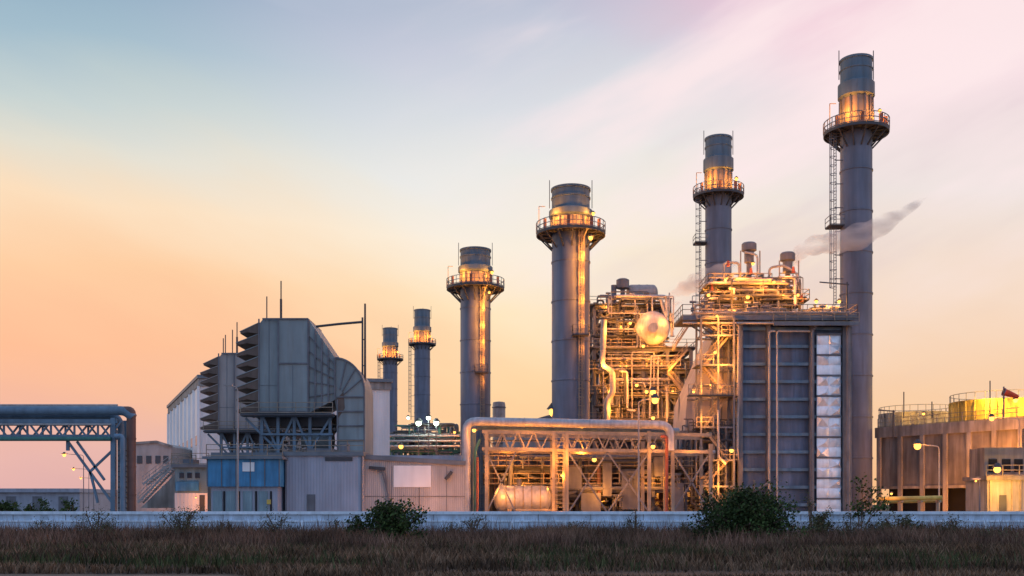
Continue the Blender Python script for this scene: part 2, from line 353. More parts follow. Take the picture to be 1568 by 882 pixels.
# ---------------------------------------------------------------- stacks
def stack(u,d,vtop,r,vplat,Rp,cap1,cap2,lad=-1,ladmode='side',rest=(),name='exhaust_stack',lit=1.,ring=5.2,under=0):
    b=B(name); cx=X(u,d);cy=d;zt=Z(vtop,d);zp=Z(vplat,d); z1=Z(cap1,d); z2=Z(cap2,d)
    b.p('shaft',STACK)
    pr=[(r*1.12,0),(r*1.12,.5),(r,.6)]; zz=3.
    while zz<zp-2: pr+=[(r,zz),(r+.09,zz+.02),(r+.09,zz+.2),(r,zz+.22)]; zz+=ring
    pr+=[(r,zp)]; b.lathe(cx,cy,pr,40)
    b.p('shaft_upper',STEELY); b.lathe(cx,cy,[(r,zp),(r*.97,zp+.01),(r*.97,z2)],40)
    b.p('silencer_cap',STACKD); b.lathe(cx,cy,[(r*.97,z2-.3),(r*1.15,z2),(r*1.15,z1-.2),(r*1.0,z1),(r*1.0,(z1+zt)/2),(r*1.04,(z1+zt)/2+.02),(r*1.04,(z1+zt)/2+.2),(r,(z1+zt)/2+.22),(r,zt-.3),(r*1.05,zt-.28),(r*1.05,zt),(r*.9,zt),(r*.9,zt-2)],40)
    b.p('flue_interior',BLACK); b.lathe(cx,cy,[(r*.9,zt-2),(.01,zt-2.01)],24)
    b.p('shaft_ribs',STEEL)
    for i in range(14):
        a=2*math.pi*i/14; c_,s_=math.cos(a),math.sin(a); b.beam((cx+c_*(r*.99+.08),cy+s_*(r*.99+.08),zp+.3),(cx+c_*(r*.99+.08),cy+s_*(r*.99+.08),z2-.3),.2)
    b.p('platform_deck',STEELD); b.lathe(cx,cy,[(r+.02,zp),(Rp,zp),(Rp,zp-.35),(Rp-.15,zp-.35),(Rp-.15,zp-.12),(r+.02,zp-.12),(r+.02,zp)],40)
    b.p('platform_brackets',STEELD)
    for i in range(14):
        a=2*math.pi*(i+.5)/14;c_,s_=math.cos(a),math.sin(a)
        b.beam((cx+c_*(Rp-.2),cy+s_*(Rp-.2),zp-.25),(cx+c_*r,cy+s_*r,zp-(Rp-r)*1.05),.16)
        b.beam((cx+c_*(Rp-.1),cy+s_*(Rp-.1),zp-.22),(cx+c_*r,cy+s_*r,zp-.22),.16)
    b.p('railing',STEEL); k=28
    for i in range(k):
        a=2*math.pi*i/k;a2=2*math.pi*(i+1)/k
        p=V((cx+math.cos(a)*Rp,cy+math.sin(a)*Rp,zp));q=V((cx+math.cos(a2)*Rp,cy+math.sin(a2)*Rp,zp))
        b.beam(p,p+V((0,0,1.3)),.08)
        for h in(.1,.65,1.3): b.beam(p+V((0,0,h)),q+V((0,0,h)),.08)
    b.p('lightning_rods',STEELD)
    for a in (math.pi,0,math.pi/2): b.beam((cx+math.cos(a)*r*1.12,cy+math.sin(a)*r*1.12,zt-2.5),(cx+math.cos(a)*r*1.12,cy+math.sin(a)*r*1.12,zt+1.2),.09)
    b.p('platform_lamp_post',STEELY); lp=V((cx-Rp*.93,cy-Rp*.3,zp)); b.beam(lp,lp+V((0,0,3.2)),.1); b.beam(lp+V((0,0,3.2)),lp+V((.8,0,3.2)),.08)
    b.p('platform_equipment',BROWNP)
    for a in (-2.6,-.5,-.9,-1.7): b.box(cx+math.cos(a)*(Rp-.5)-.2,cx+math.cos(a)*(Rp-.5)+.2,cy+math.sin(a)*(Rp-.5)-.2,cy+math.sin(a)*(Rp-.5)+.2,zp,zp+1.4)
    for a in (-2.45,-.65):
        b.light((cx+math.cos(a)*(r+1.0),cy+math.sin(a)*(r+1.0),zp+2.0),85*lit*r/2,bulb=.0 if a<-2 else .26)
    b.light((cx+.3,cy-r-1.3,zp+.9),35*lit*r/2,bulb=0)
    if ladmode=='side':
        lx=cx+lad*(r+.9); b.ladder(lx,cy-.5,max(zp-22,2),zp+1,lad,-.3,m=STEEL)
        b.ladder(lx,cy-.5,2,max(zp-24,3),lad,-.3,m=STEEL)
        b.p('ladder_brackets',STEEL)
        zz=4
        while zz<zp: b.beam((lx,cy-.5,zz),(cx+lad*r*.8,cy-.5,zz),.1); zz+=3
        for zr in rest:
            b.p('rest_platform',STEELD); b.box(lx-.9,lx+.9,cy-1.6,cy+.6,zr,zr+.12); b.rail([(lx-.9,cy+.6,zr+.1),(lx-.9,cy-1.6,zr+.1),(lx+.9,cy-1.6,zr+.1)],h=1.2)
    else:
        a=-math.pi/2+.42; lx=cx+math.cos(a)*(r+.25);ly=cy+math.sin(a)*(r+.25)
        b.ladder(lx,ly,2,zp,math.cos(a),math.sin(a))
        for zr in rest:
            b.p('rest_platform',STEELD); b.box(lx-1.1,lx+1.0,ly-1.3,ly+.2,zr,zr+.12); b.rail([(lx-1.1,ly+.2,zr+.1),(lx-1.1,ly-1.3,zr+.1),(lx+1,ly-1.3,zr+.1),(lx+1,ly+.2,zr+.1)],h=1.2)
    if under:
        b.light((cx+r*.95,cy-r-.7,zp-1.4),under,bulb=.3)
        for dz,k_ in((3.6,1.),(6.4,.9),(9.2,.7),(12.2,.4),(15.5,.2)): b.light((cx+r*.6,cy-r-1.0,zp-dz),under*k_,bulb=0)
    b.done()
stack(1311,130,92,1.95,203,4.0,128,150,rest=(Z(350,130),))
stack(1100,158,212,2.0,300,3.85,243,262,rest=(Z(375,158),))
stack(874,135,290,2.5,358,4.55,322,333,ladmode='front',rest=(Z(520,135),),under=85)
stack(728,167,383,2.45,441,4.7,408,417,ladmode='front',rest=(Z(575,167),),under=90)
stack(646.5,298,475,2.3,527,4.0,500,508,lit=1.5)
stack(597.5,329,503,2.3,550,4.2,524,531,lit=1.5)

# ---------------------------------------------------------------- air intake filter houses
def intake(ox,oy,paint):
    b=B('air_intake_filter_house'); d=105
    def Q(u,v,dy=0): q=P(u,v,d); return V((q.x+ox,d+oy+dy,q.z))
    W=7.
    vec=V((0,W,0))
    b.p('filter_box',paint); b.prism([Q(397,632),Q(397,496),Q(403,488),Q(473,488),Q(473,632)],vec)
    b.p('box_front_bay',paint); b.prism([Q(428,632,-.25),Q(428,490,-.25),Q(472,490,-.25),Q(472,632,-.25)],V((0,.25,0)))
    b.p('panel_seams',STEEL)
    b.beam(Q(428,557,-.3),Q(473,557,-.3),.14)
    for u in (397.5,427,472.5): b.beam(Q(u,632,-.28),Q(u,489,-.28),.13)
    b.p('small_seams',ROOF); b.beam(Q(449,632,-.27),Q(449,560,-.27),.05); b.beam(Q(412,632,-.02),Q(412,489,-.02),.05)
    for v in(590,): b.beam(Q(398,v,-.02),Q(427,v,-.02),.05)
    b.p('panel_seams',STEEL)
    b.beam(Q(397,631.5,-.3),Q(473,631.5,-.3),.25); b.beam(Q(403,489,-.3),Q(473,489,-.3),.15)
    n=8
    for i in range(n):
        v=494+i*17.2; ex=0 if i>0 else 6
        b.p('inlet_hoods',LOUV); b.prism([Q(397,v),Q(362+ex,v+14),Q(362+ex,v+17),Q(397,v+11)],vec)
        b.p('hood_tops',paint); b.prism([Q(397,v-.8,-.05),Q(361+ex,v+13.3,-.05),Q(361+ex,v+14.3,-.05),Q(397,v+.4,-.05)],vec+V((0,.1,0)))
        b.p('hood_cheeks',LOUV); b.prism([Q(396.5,v+1,-.02),Q(372,v+11,-.02),Q(382,v+15,-.02),Q(396.5,v+17,-.02)],V((0,.02,0)))
    b.p('transition_duct',paint); b.prism([Q(473,490),Q(513,548),Q(513,612),Q(473,632)],vec*.98)
    b.p('duct_ribs',STEEL)
    for k in range(5):
        f_=k/4; a=Q(473,490,-.12).lerp(Q(513,548,-.12),f_); c=Q(473,632,-.12).lerp(Q(513,612,-.12),f_); b.beam(a,c,.14)
    for k in range(1,6):
        f_=k/6; b.beam(Q(473,490,-.1).lerp(Q(473,632,-.1),f_),Q(513,548,-.1).lerp(Q(513,612,-.1),f_),.1)
    b.p('elbow_duct',paint); arc=[]
    for k in range(13):
        a=k/12*math.pi/2; arc.append(Q(513+45*math.sin(a),600-52*math.cos(a)))
    b.prism(arc+[Q(558,692),Q(517,692),Q(517,640),Q(513,612)],vec*.95)
    b.p('elbow_ribs',STEEL)
    for k in (3,6,9): b.beam(arc[k]+V((0,-.08,0)),Q(517,612,-.08).lerp(arc[k]+V((0,-.08,0)),.25),.1)
    for k in range(12): b.beam(arc[k]+V((0,-.06,0)),arc[k+1]+V((0,-.06,0)),.16)
    for v in (608,630,652,674): b.beam(Q(516,v,-.08),Q(559,v,-.08),.13)
    b.beam(Q(558,600,-.08),Q(558,692,-.08),.14); b.beam(Q(517,612,-.08),Q(517,692,-.08),.14)
    b.p('elbow_hollow_shade',LOUV); b.prism([Q(514,612,-.04),Q(526,600,-.04),Q(528,625,-.04),Q(518,640,-.04)],V((0,.04,0)))  # flat dark patch painted on for the shade in the elbow's hollow
    b.p('support_steel',STEELB)
    for u in (400,425,450,474,505):
        for dy in (.3,W-.3): b.beam(Q(u,634,dy),Q(u,700,dy)-V((0,0,3.3)),.3)
    for (u1,v1,u2,v2) in ((400,634,425,690),(425,690,450,634),(450,634,474,690),(474,690,505,640),(375,640,425,690)):
        for dy in(.3,W-.3): b.beam(Q(u1,v1,dy),Q(u2,v2,dy),.22)
    b.beam(Q(370,636,0),Q(512,636,0),.35); b.beam(Q(400,665,0),Q(510,665,0),.2)
    b.p('hopper',STEELD); b.prism([Q(382,634,1),Q(512,634,1),Q(498,652,1),Q(410,652,1)],V((0,W-2,0)))
    b.p('inlet_drum',FILT); b.sweepx(Q(480,672,2.5),(1,0,0),[(0.01,-1.8),(1.,-1.6),(1.2,-.5),(1.2,.5),(1.,1.6),(.01,1.8)],16)
    b.rail([Q(372,634,-1),Q(512,634,-1)],sp=1.6); b.p('walkway',STEELD); b.box(Q(372,634).x,Q(512,634).x,d+oy-1.1,d+oy,Q(0,636).z-.1,Q(0,635).z)
    b.tangle(Q(400,0).x,Q(510,0).x,d+oy+1,d+oy+6,Q(0,690).z,Q(0,640).z,14,rs=(.06,.1,.2))
    b.p('lightning_rods',STEELD)
    b.beam(Q(405,488,1),Q(405,451,1),.1); b.beam(Q(427,488,1),Q(427,427,1),.11)
    b.beam(Q(427,455,1),Q(427,488,1),.2)
    b.done()
intake(0,0,FILT)
intake(-11,24,FILTB)

b=B('lightning_mast'); b.p('mast',STEELD)
b.cyl(P(559,700,108)-V((0,0,5)),P(559,465,108),.17,.1,8); b.cyl(P(555,700,108)-V((0,0,5)),P(555,486,108),.1,.1,8)
b.pipe([P(555,493,108),P(520,496,108),P(484,500,108)],.13)
for v in(520,560,600,640): b.beam(P(555,v,108),P(559,v,108),.1)
b.done()

# ---------------------------------------------------------------- white turbine hall
b=B('turbine_hall_building')
h=20.9; fp=[(-65.7,196),(-45.8,150),(-18.5,155),(-38,201)]
b.p('walls',WHITEB); b.prism([(x_,y_,0) for x_,y_ in fp],(0,0,h))
b.p('roof',ROOF)
c=V((-42,175.5,0)); fp2=[c+(V((x_,y_,0))-c)*1.025 for x_,y_ in fp]; b.prism([q+V((0,0,h)) for q in fp2],(0,0,.5))
b.p('eaves_band',CONCL); fp3=[c+(V((x_,y_,0))-c)*1.012 for x_,y_ in fp]; b.prism([q+V((0,0,h-1.1)) for q in fp3],(0,0,1.1))
p0=V((-45.8,150,0));p1=V((-65.7,196,0)); dd=(p1-p0).normalized(); nn=V((-.918,-.397,0))
b.p('windows',GLASS)
for k in range(8):
    for zz in (5.5,12.):
        q=p0.lerp(p1,(k+.5)/8)+nn*.05; b.beam(q-dd*1.3+V((0,0,zz)),q+dd*1.3+V((0,0,zz)),.1,1.4)
b.p('wall_pilasters',WHITE)
for k in range(9):
    q=p0.lerp(p1,k/8)+nn*.1; b.beam(q,q+V((0,0,h-1.1)),.35)
b.p('gutter_downpipes',STEEL)
for f_ in (.3,.6,.9):
    q=V((-45.8,150,0)).lerp(V((-18.5,155,0)),f_)+V((.03,-.15,0)); b.beam(q,q+V((0,0,h-1)),.2)
b.p('lightning_rods',STEELD)
for u,v0,v1 in ((342,552,518),(356,552,505)): b.beam(P(u,v0+30,152),P(u,v1,152),.12)
b.done()

b=B('annex_building')
b.p('walls',BEIGE)
b.prism([(X(206,150),150,0),(X(262,150),150,0),(X(262,150),150,Z(684,150)),(X(240,150),150,Z(677,150)),(X(206,150),150,Z(679,150))],(0,15,0))
b.p('roof_edge',CONCL); b.beam((X(204,150),149.9,Z(679,150)),(X(240,150),149.9,Z(676.5,150)),.35); b.beam((X(240,150),149.9,Z(676.5,150)),(X(264,150),149.9,Z(684,150)),.35)
b.p('windows',GLASS)
for u in(214,228,242,254): b.box(X(u-4,150),X(u+4,150),149.93,150,Z(710,150),Z(698,150))
b.light(P(236,745,146),60,bulb=.16)
b.done()
b=B('service_building')
b.p('walls',TEAL); b.box(X(268,104),X(318,104),104,112,0,Z(716,104))
b.p('roof',ROOF); b.box(X(264,104),X(321,104),103.6,112.4,Z(716,104),Z(711,104))
b.p('white_lower_wall',WHITEB); b.box(X(268,104),X(318,104),103.9,103.99,0,Z(755,104))
b.p('blue_band',BLUE); b.box(X(270,104),X(305,104),103.8,103.9,Z(752,104),Z(738,104))
b.p('roof_plant',STEEL)
b.box(X(280,106),X(296,106),106,108,Z(711,106),Z(703,106))
b.p('doors',STEELD); b.box(X(306,104),X(314,104),103.85,103.93,0,Z(758,104))
b.p('windows',GLASS)
for u in(275,287,299): b.box(X(u,104),X(u+7,104),103.93,103.99,Z(732,104),Z(724,104))
b.rail([(X(264,104),103.7,Z(711,104)),(X(321,104),103.7,Z(711,104))])
b.light(P(300,762,102),22,bulb=.1)
b.done()
b=B('access_stairway')
for (a,c_) in ((P(215,770,118),P(270,712,118)),(P(222,742,125),P(262,712,125))): b.stair(a,c_,1.6,PIPEW)
b.p('stair_side_wall',CONCL); b.prism([P(215,778,120),P(272,722,120),P(272,778,120)],(0,3,0))
b.p('landing',CONC); b.box(X(262,116),X(300,116),116,122,Z(716,116),Z(712,116)); b.box(X(268,116),X(272,116),116,116.4,0,Z(716,116)); b.box(X(292,116),X(296,116),116,116.4,0,Z(716,116))
b.rail([(X(262,116),116,Z(712,116)),(X(300,116),116,Z(712,116))])
b.done()

b=B('blue_corrugated_shed')
D=96
b.p('lower_walls',LAV); b.box(X(322,D),X(424,D),D+.3,D+8,0,Z(745,D))
b.p('upper_cladding',BLUE); b.box(X(318,D),X(428,D),D-.1,D+8.2,Z(745,D),Z(703,D))
b.p('roof_slab',ROOF); b.box(X(312,D),X(434,D),D-.5,D+8.6,Z(703,D),Z(699,D)); b.box(X(318,D),X(428,D),D+1,D+8,Z(699,D),Z(692,D))
b.p('doors',TEAL)
for u in(332,352,378,402): b.box(X(u-7,D),X(u+7,D),D+.2,D+.3,0.2,Z(752,D))
b.p('door_gaps',BLACK)
for u in(342,365,391,414): b.box(X(u-1.2,D),X(u+1.2,D),D+.22,D+.3,.2,Z(752,D))
b.p('warning_sign',YEL); b.box(X(408,D),X(414,D),D+.12,D+.2,Z(772,D),Z(765,D))
b.p('panel_joints',STEEL)
for u in(318,340,362,384,406,428): b.beam((X(u,D),D-.15,Z(745,D)),(X(u,D),D-.15,Z(703,D)),.08)
b.p('wall_vents',WHITE)
b.box(X(372,D),X(390,D),D-.18,D-.1,Z(722,D),Z(708,D))
b.rail([(X(318,D),D-.4,Z(699,D)),(X(434,D),D-.4,Z(699,D))],sp=1.2)
b.done()
b=B('turbine_enclosure'); D=98
b.p('walls',LAV); b.box(X(437,D),X(555,D),D,D+14,0,Z(698,D))
b.p('roof_trim',ROOF); b.box(X(434,D),X(557,D),D-.2,D+14.2,Z(698,D),Z(692,D))
b.p('wall_posts',STEEL)
for u in(438,554): b.beam((X(u,D),D-.08,0),(X(u,D),D-.08,Z(698,D)),.12)
b.p('door',STEEL); b.box(X(470,D),X(483,D),D-.05,D,0,Z(757,D))
b.p('vent_louvre',STEELD); b.box(X(498,D),X(540,D),D-.08,D,Z(698,D)-.5,Z(698,D)-.12)
b.p('roof_ducts',STEEL); b.box(X(460,D),X(500,D),D+3,D+6,Z(692,D),Z(684,D)); b.cyl((X(515,D),D+5,Z(692,D)),(X(515,D),D+5,Z(675,D)),.5,n=14)
b.rail([(X(434,D),D-.1,Z(692,D)),(X(557,D),D-.1,Z(692,D))],sp=1.5)
b.done()
b=B('generator_enclosure'); D=99.5
b.p('walls',BEIGE); b.prism([(X(557,D),D,0),(X(712,D),D,0),(X(712,D),D,Z(711,D)),(X(557,D),D,Z(700,D))],(0,12,0))
b.p('roof_trim',ROOF); b.beam((X(540,D),D-.1,Z(698.5,D)),(X(713,D),D-.1,Z(709.5,D)),.3,.45); b.prism([(X(557,D),D+.2,Z(700,D)+.02),(X(712,D),D+.2,Z(711,D)+.02),(X(712,D),D+.2,Z(708,D)),(X(557,D),D+.2,Z(697,D))],(0,12,0))
b.p('upper_box',LAV); b.box(X(557,D),X(705,D),D+3,D+11,Z(706,D),Z(695,D))
b.p('notice_board',WHITE); b.box(X(603,D),X(660,D),D-.12,D-.02,Z(746,D),Z(713,D))
b.p('wall_brackets',STEELD); b.beam(P(565,716,D-.3),P(590,718,D-.3),.3); b.beam(P(682,734,D-.3),P(692,722,D-.3),.3)
b.p('drain_pipes',STEEL); b.pipe([P(578,722,D-.3),P(585,720,D-.3),P(600,780,D-.3)],.07)
b.pipe([P(590,722,D-.3),P(596,775,D-.3)],.06)
b.p('panel_joints',STEEL)
for u in(600,642,684): b.beam((X(u,D),D-.03,0),(X(u,D),D-.03,Z(714,D)),.05)
b.beam((X(557,D),D-.03,Z(760,D)),(X(712,D),D-.03,Z(760,D)),.06)
b.light(P(692,750,D-5),40,bulb=0); b.light(P(640,768,D-4),28,bulb=0)
b.done()

# distant process area (white-green floodlights)
b=B('process_pipe_bridge'); D=190
b.frame([X(u,D) for u in(597,615,640,665,690,712)],[D,D+6],[0,Z(725,D),Z(690,D),Z(668,D)],w=.45,brace=.4,m=GREENP)
b.tangle(X(595,D),X(712,D),D-1,D+6,Z(700,D),Z(648,D),70,rs=(.1,.18,.3),mats=[('pipes_green',GREENP),('pipes_silver',SILVER),('pipes_grey',STEEL),('pipes_dark',STEELD)])
for v in(668,676,684): b.p('pipes_silver',SILVER); b.cyl((X(596,D),D-1.4,Z(v,D)),(X(712,D),D-1.4,Z(v,D)),.22)
for u in(641,656,668): b.light(P(u,648 if u!=656 else 640,D-3),90,col=(.8,1,.8),bulb=.45,bm=BULBG)
b.light(P(614,684,D-4),150,bulb=.5)
b.light(P(625,640,D+10),45,col=(.8,1,.8),bulb=.3,bm=BULBG)
b.light(P(696,662,D-4),150,bulb=.35)
b.light(P(605,705,D-5),150,bulb=.3)
b.p('floodlight_masts',STEEL)
for u,v in((641,642),(656,634),(668,642)): b.beam(P(u,700,D-3)-V((0,0,6)),P(u,v,D-3),.15)
b.done()
b=B('storage_vessel'); D=175; b.p('shell',PIPEW); b.lathe(X(764,D),D,[(1.1,0),(1.1,Z(620,D)),(1.0,Z(616,D)),(.01,Z(614.5,D))],20); b.p('shell_bands',STEEL)
for v in(625,650,680): b.lathe(X(764,D),D,[(1.12,Z(v,D)),(1.2,Z(v,D)+.02),(1.2,Z(v,D)+.2),(1.12,Z(v,D)+.22)],20)
b.done()
b=B('gas_turbine_hall'); D=140
b.p('walls',FILTB); b.box(X(770,D),X(905,D),D+6,D+30,0,Z(652,D))
b.p('roof',ROOF); b.prism([(X(765,D),D+5.5,Z(652,D)),(X(850,D),D+5.5,Z(628,D)),(X(910,D),D+5.5,Z(652,D))],(0,25,0))
b.light(P(848,631,D-5),200,bulb=.6)
b.p('lamp_pole',STEEL); b.beam((X(848,D-5),D-5,0),P(848,632,D-5),.14)
b.done()

# ---------------------------------------------------------------- left pipe bridge
b=B('pipe_bridge'); D=92
b.p('main_pipe',STEELB); b.pipe([P(-60,629,D),P(192,629,D),P(204,640,D)],.42,16,.5)
b.p('main_pipe_upper',STEELB); b.pipe([P(-60,637,D+1.4),P(185,637,D+1.4),P(185,790,D+1.4)],.3,12,1)
b.p('downcomer',BROWNP); b.pipe([P(190,629,D+.05),P(201,629,D+.05),P(201,800,D+.05)],.40,16,.7,True)
b.p('bridge_pipes',STEELB); b.pipe([P(176,668,D-.6),P(188,668,D-.6),P(188,800,D-.6)],.24,12,.5)
b.p('green_pipe',GREENP); b.pipe([P(-60,672,D-.4),P(120,672,D-.4),P(170,672,D-.4)],.2,10)
b.p('steelwork',STEELB)
for dy in(0,3):
    o=V((0,dy,0))
    b.beam(P(-60,645,D)+o,P(180,645,D)+o,.3,.35); b.beam(P(-60,668,D)+o,P(180,668,D)+o,.22,.3)
    for k in range(6):
        u=-30+k*36
        b.beam(P(u,645,D)+o,P(u+18,668,D)+o,.15); b.beam(P(u+18,668,D)+o,P(u+36,645,D)+o,.15); b.beam(P(u,645,D)+o,P(u,668,D)+o,.15)
    b.beam(P(174,640,D)+o,P(174,800,D)+o,.42)
b.p('support_bracing',STEELB)
for a,c_ in(((104,676),(172,770)),((118,676),(160,735)),((172,690),(138,722)),((138,722),(150,770))): b.beam(P(*a,D),P(*c_,D),.2)
b.beam(P(104,672,D),P(104,690,D),.25)
b.p('cable_ladder',STEELD)
for k in range(12): b.beam(P(181,690+k*8,D),P(194,690+k*8,D),.12)
b.p('small_pipes',PIPEW); b.cyl(P(-60,621,D+2),P(180,621,D+2),.13); b.cyl(P(-60,650,D-.5),P(170,650,D-.5),.1)
b.done()

b=B('warehouse_shed'); D=300
b.p('walls',LAV); b.box(X(-80,D),X(122,D),D,D+40,0,Z(754,D)); b.p('roof',LAV); b.box(X(-82,D),X(124,D),D-1,D+41,Z(754,D),Z(748,D))
b.p('doors',STEEL)
for u in(10,50,90): b.box(X(u,D),X(u+14,D),D-.2,D,0,Z(760,D))
b.done()

# ---------------------------------------------------------------- front pipe rack
b=B('pipe_rack'); D=100
b.p('main_pipe',SILVER); b.pipe([P(714,800,D),P(714,645,D),P(1026,651,D),P(1026,690,D)],.42,18,1.0,True)
b.p('second_pipe',STEELB); b.pipe([P(724,800,D+1.2),P(724,653,D+1.2),P(1040,660,D+1.2)],.3,14,.9,True)
b.p('third_pipe',SILVER); b.pipe([P(738,688,D+.3),P(1095,692,D+.3)],.16,10)
b.p('fourth_pipe',PIPEW); b.cyl(P(745,660,D+2.4),P(1035,664,D+2.4),.22)
b.p('red_pipe',REDP); b.pipe([P(1012,668,D-.3),P(1021,668,D-.3),P(1021,800,D-.3)],.15,10); b.pipe([P(731,700,D-.3),P(731,800,D-.3)],.13,10)
b.p('green_pipe',GREENP); b.pipe([P(735,672,D+.4),P(728,690,D+.4),P(728,800,D+.4)],.14,10)
b.p('columns',STEELY)
for u in(745,848,868,994,1030,1088):
    for dy in(0,5):
        q=P(u,660 if u<1050 else 680,D); b.box(q.x-.17,q.x+.17,D+dy-.17,D+dy+.17,0,q.z)
for dy in(0,5):
    o=V((0,dy,0))
    for (v0,v1) in((661,666),(687,692)):
        b.beam(P(738,v0,D)+o,P(1090,v1,D)+o,.25,.32)
    for k in range(12):
        u=745+k*24; b.beam(P(u,662,D)+o,P(u+12,688,D)+o,.11); b.beam(P(u+12,688,D)+o,P(u+24,662,D)+o,.11)
for u in(745,848,994,1030,1088):
    for v in(663,689,730): b.beam(P(u,v,D),P(u,v,D)+V((0,5,0)),.22)
b.p('bracing',STEEL)
for u0,u1 in((745,790),(870,930),(930,994),(1030,1088)):
    b.beam(P(u0,692,D),P(u1,785,D),.14); b.beam(P(u1,692,D),P(u0,785,D),.14)
b.ladder(X(858,D),D-.3,1,Z(665,D),0,-1,w=.7,cage=False)
b.p('cable_tray',STEELD); b.box(X(745,D),X(1030,D),D+3,D+4,Z(672,D),Z(671,D))
for u,v,pw in((726,659,26),(762,720,28),(808,674,26),(858,700,65),(910,704,40),(960,760,22),(1000,684,40),(1060,690,30),(838,775,28)):
    b.light(P(u,v,D-1.2),pw,bulb=.22 if u in(726,910,1000) else 0)
b.done()

b=B('condensate_skid'); D=107
b.frame([X(u,D) for u in(752,790,830,870,910,950,1000,1050)],[D,D+5,D+10],[0,Z(745,D),Z(718,D),Z(690,D)],w=.3,brace=.35,m=STEELD,floors=(Z(718,D),Z(745,D)))
b.tangle(X(750,D),X(1060,D),D-1,D+9,.5,Z(692,D),130,rs=(.05,.08,.13,.22),mats=[('pipework_dark',STEELD),('pipework_grey',STEEL),('pipework_dark',STEELD),('pipework_rust',BROWNP)])
b.p('process_boxes',STEEL)
for u,v0,v1,wd in((880,715,748,22),(930,700,760,14),(965,722,780,26),(1010,700,730,18),(905,755,785,30),(1040,740,785,14)):
    b.box(X(u-wd/2,D-1),X(u+wd/2,D-1),D-1,D+2,Z(v1,D),Z(v0,D))
b.p('vertical_tanks',STEELD)
for u,r_,v in((822,.8,702),(945,1.2,706),(985,.7,700)):
    b.lathe(X(u,D+3),D+3,[(r_,0),(r_,Z(v+6,D)),(r_*.7,Z(v+1,D)),(.01,Z(v,D))],18)
b.p('rear_cladding',STEEL); b.box(X(752,D+11),X(1060,D+11),D+11,D+11.3,0,Z(700,D+11))
for k in range(14): b.valve(X(random.uniform(760,1050),D-1.5),D-1.5+random.random(),random.choice((Z(718,D),Z(745,D),2.2)))
for u,v,pw in((800,735,45),(860,728,65),(920,752,38),(1000,735,40),(775,700,40),(890,690,45)): b.light(P(u,v,D-2),pw,bulb=.2 if u in(860,) else 0)
for u,v,pw in((850,745,190),(960,720,190),(780,715,130),(1030,750,160),(910,765,120)): b.light(P(u,v,D+6),pw,bulb=.15)
b.done()
b=B('horizontal_tank'); D=103
b.p('shell',SILVER); b.drum(P(800,764,D),(1,0,0),4.2,1.35)
b.p('saddles',STEELY)
for u in(780,822): b.box(X(u-3,D),X(u+3,D),D-1,D+1,0,Z(764,D)-1)
b.p('bands',STEELY)
for u in(775,788,801,814,827): b.sweepx(P(u,764,D),(1,0,0),[(1.36,-.06),(1.42,-.05),(1.42,.05),(1.36,.06)],24)
b.p('nozzles',STEEL); b.cyl(P(795,764,D)+V((0,0,1.3)),P(795,764,D)+V((0,0,2)),.25)
b.p('walk_deck',STEELY); b.box(X(790,D),X(848,D),D-2.2,D-1.5,Z(782,D),Z(779,D))
b.light(P(765,752,D-2.8),60,bulb=0); b.light(P(835,752,D-2.8),20,bulb=0)
b.done()

# ---------------------------------------------------------------- central boiler (open structure)
b=B('boiler_drum_structure'); D=148
xs=[X(u,D) for u in(910,945,985,1022,1058)]
b.frame(xs,[D,D+8,D+16],[0,Z(690,D),Z(648,D),Z(607,D),Z(570,D),Z(536,D)],w=.5,brace=.4,m=STEEL,floors=(Z(648,D),Z(607,D),Z(570,D),Z(536,D)))
b.frame([X(u,D) for u in(912,945,985,1018)],[D+2,D+9],[Z(536,D),Z(500,D),Z(466,D)],w=.4,brace=.4,m=STEEL,floors=(Z(466,D),))
b.p('casing',HRSG); b.box(X(915,D),X(1054,D),D+3,D+18,0,Z(545,D)); b.p('casing_upper',HRSG); b.box(X(925,D),X(975,D),D+5,D+12,Z(545,D),Z(480,D))
b.p('casing_ribs',STEEL)
for v in range(555,770,18): b.beam((X(915,D),D+2.9,Z(v,D)),(X(1054,D),D+2.9,Z(v,D)),.22)
b.p('steam_drum',SILVER); b.drum(P(1000,502,D-1)+V((0,4,0)),(0,1,0),7.5,2.45,32)
b.p('drum_cap',SILVER); b.cyl(P(1000,502,D-2.9),P(1000,502,D-1.6),.7,n=16)
b.p('drum_ribs',STEELY)
for i in range(12):
    a=2*math.pi*i/12; q=P(1000,502,D-1.55); b.beam(q+V((.7*math.cos(a),.1,.7*math.sin(a))),q+V((2.35*math.cos(a),1.2,2.35*math.sin(a))),.09)
b.p('upper_drum',PIPEW); b.drum(P(983,449,D+4),(1,0,0),3.2,1.25,24)
b.p('vent_silencer',STEEL); b.lathe(X(957,D),D+3,[(.35,Z(466,D)),(.35,Z(437,D)),(.95,Z(435,D)),(.95,Z(422,D)),(.6,Z(420,D)),(.01,Z(419.5,D))],20)
b.lathe(X(943,D),D+3,[(.4,Z(466,D)),(.4,Z(430,D)),(.01,Z(429,D))],12)
b.tangle(X(908,D),X(1060,D),D-1.5,D+4,Z(690,D),Z(540,D),95,rs=(.07,.1,.15,.24))
b.tangle(X(908,D),X(1030,D),D-1,D+6,Z(540,D),Z(445,D),75,rs=(.07,.1,.15,.22))
b.p('big_bypass_pipe',PIPEW); b.pipe([P(925,490,D-2),P(922,560,D-2),P(938,568,D-2),P(938,602,D-2),P(930,612,D-2),P(930,650,D-2)],.42,14,1.2,True)
b.stair(P(1022,570,D-1.5),P(1052,536,D-1.5)); b.stair(P(1052,607,D-1.5),P(1022,572,D-1.5)); b.stair(P(1030,536,D-1.6),P(1060,490,D-1.6))
for k in range(16): b.valve(X(random.uniform(912,1020),D),D-.5,random.choice((Z(607,D),Z(536,D),Z(466,D),Z(648,D))),1.5)
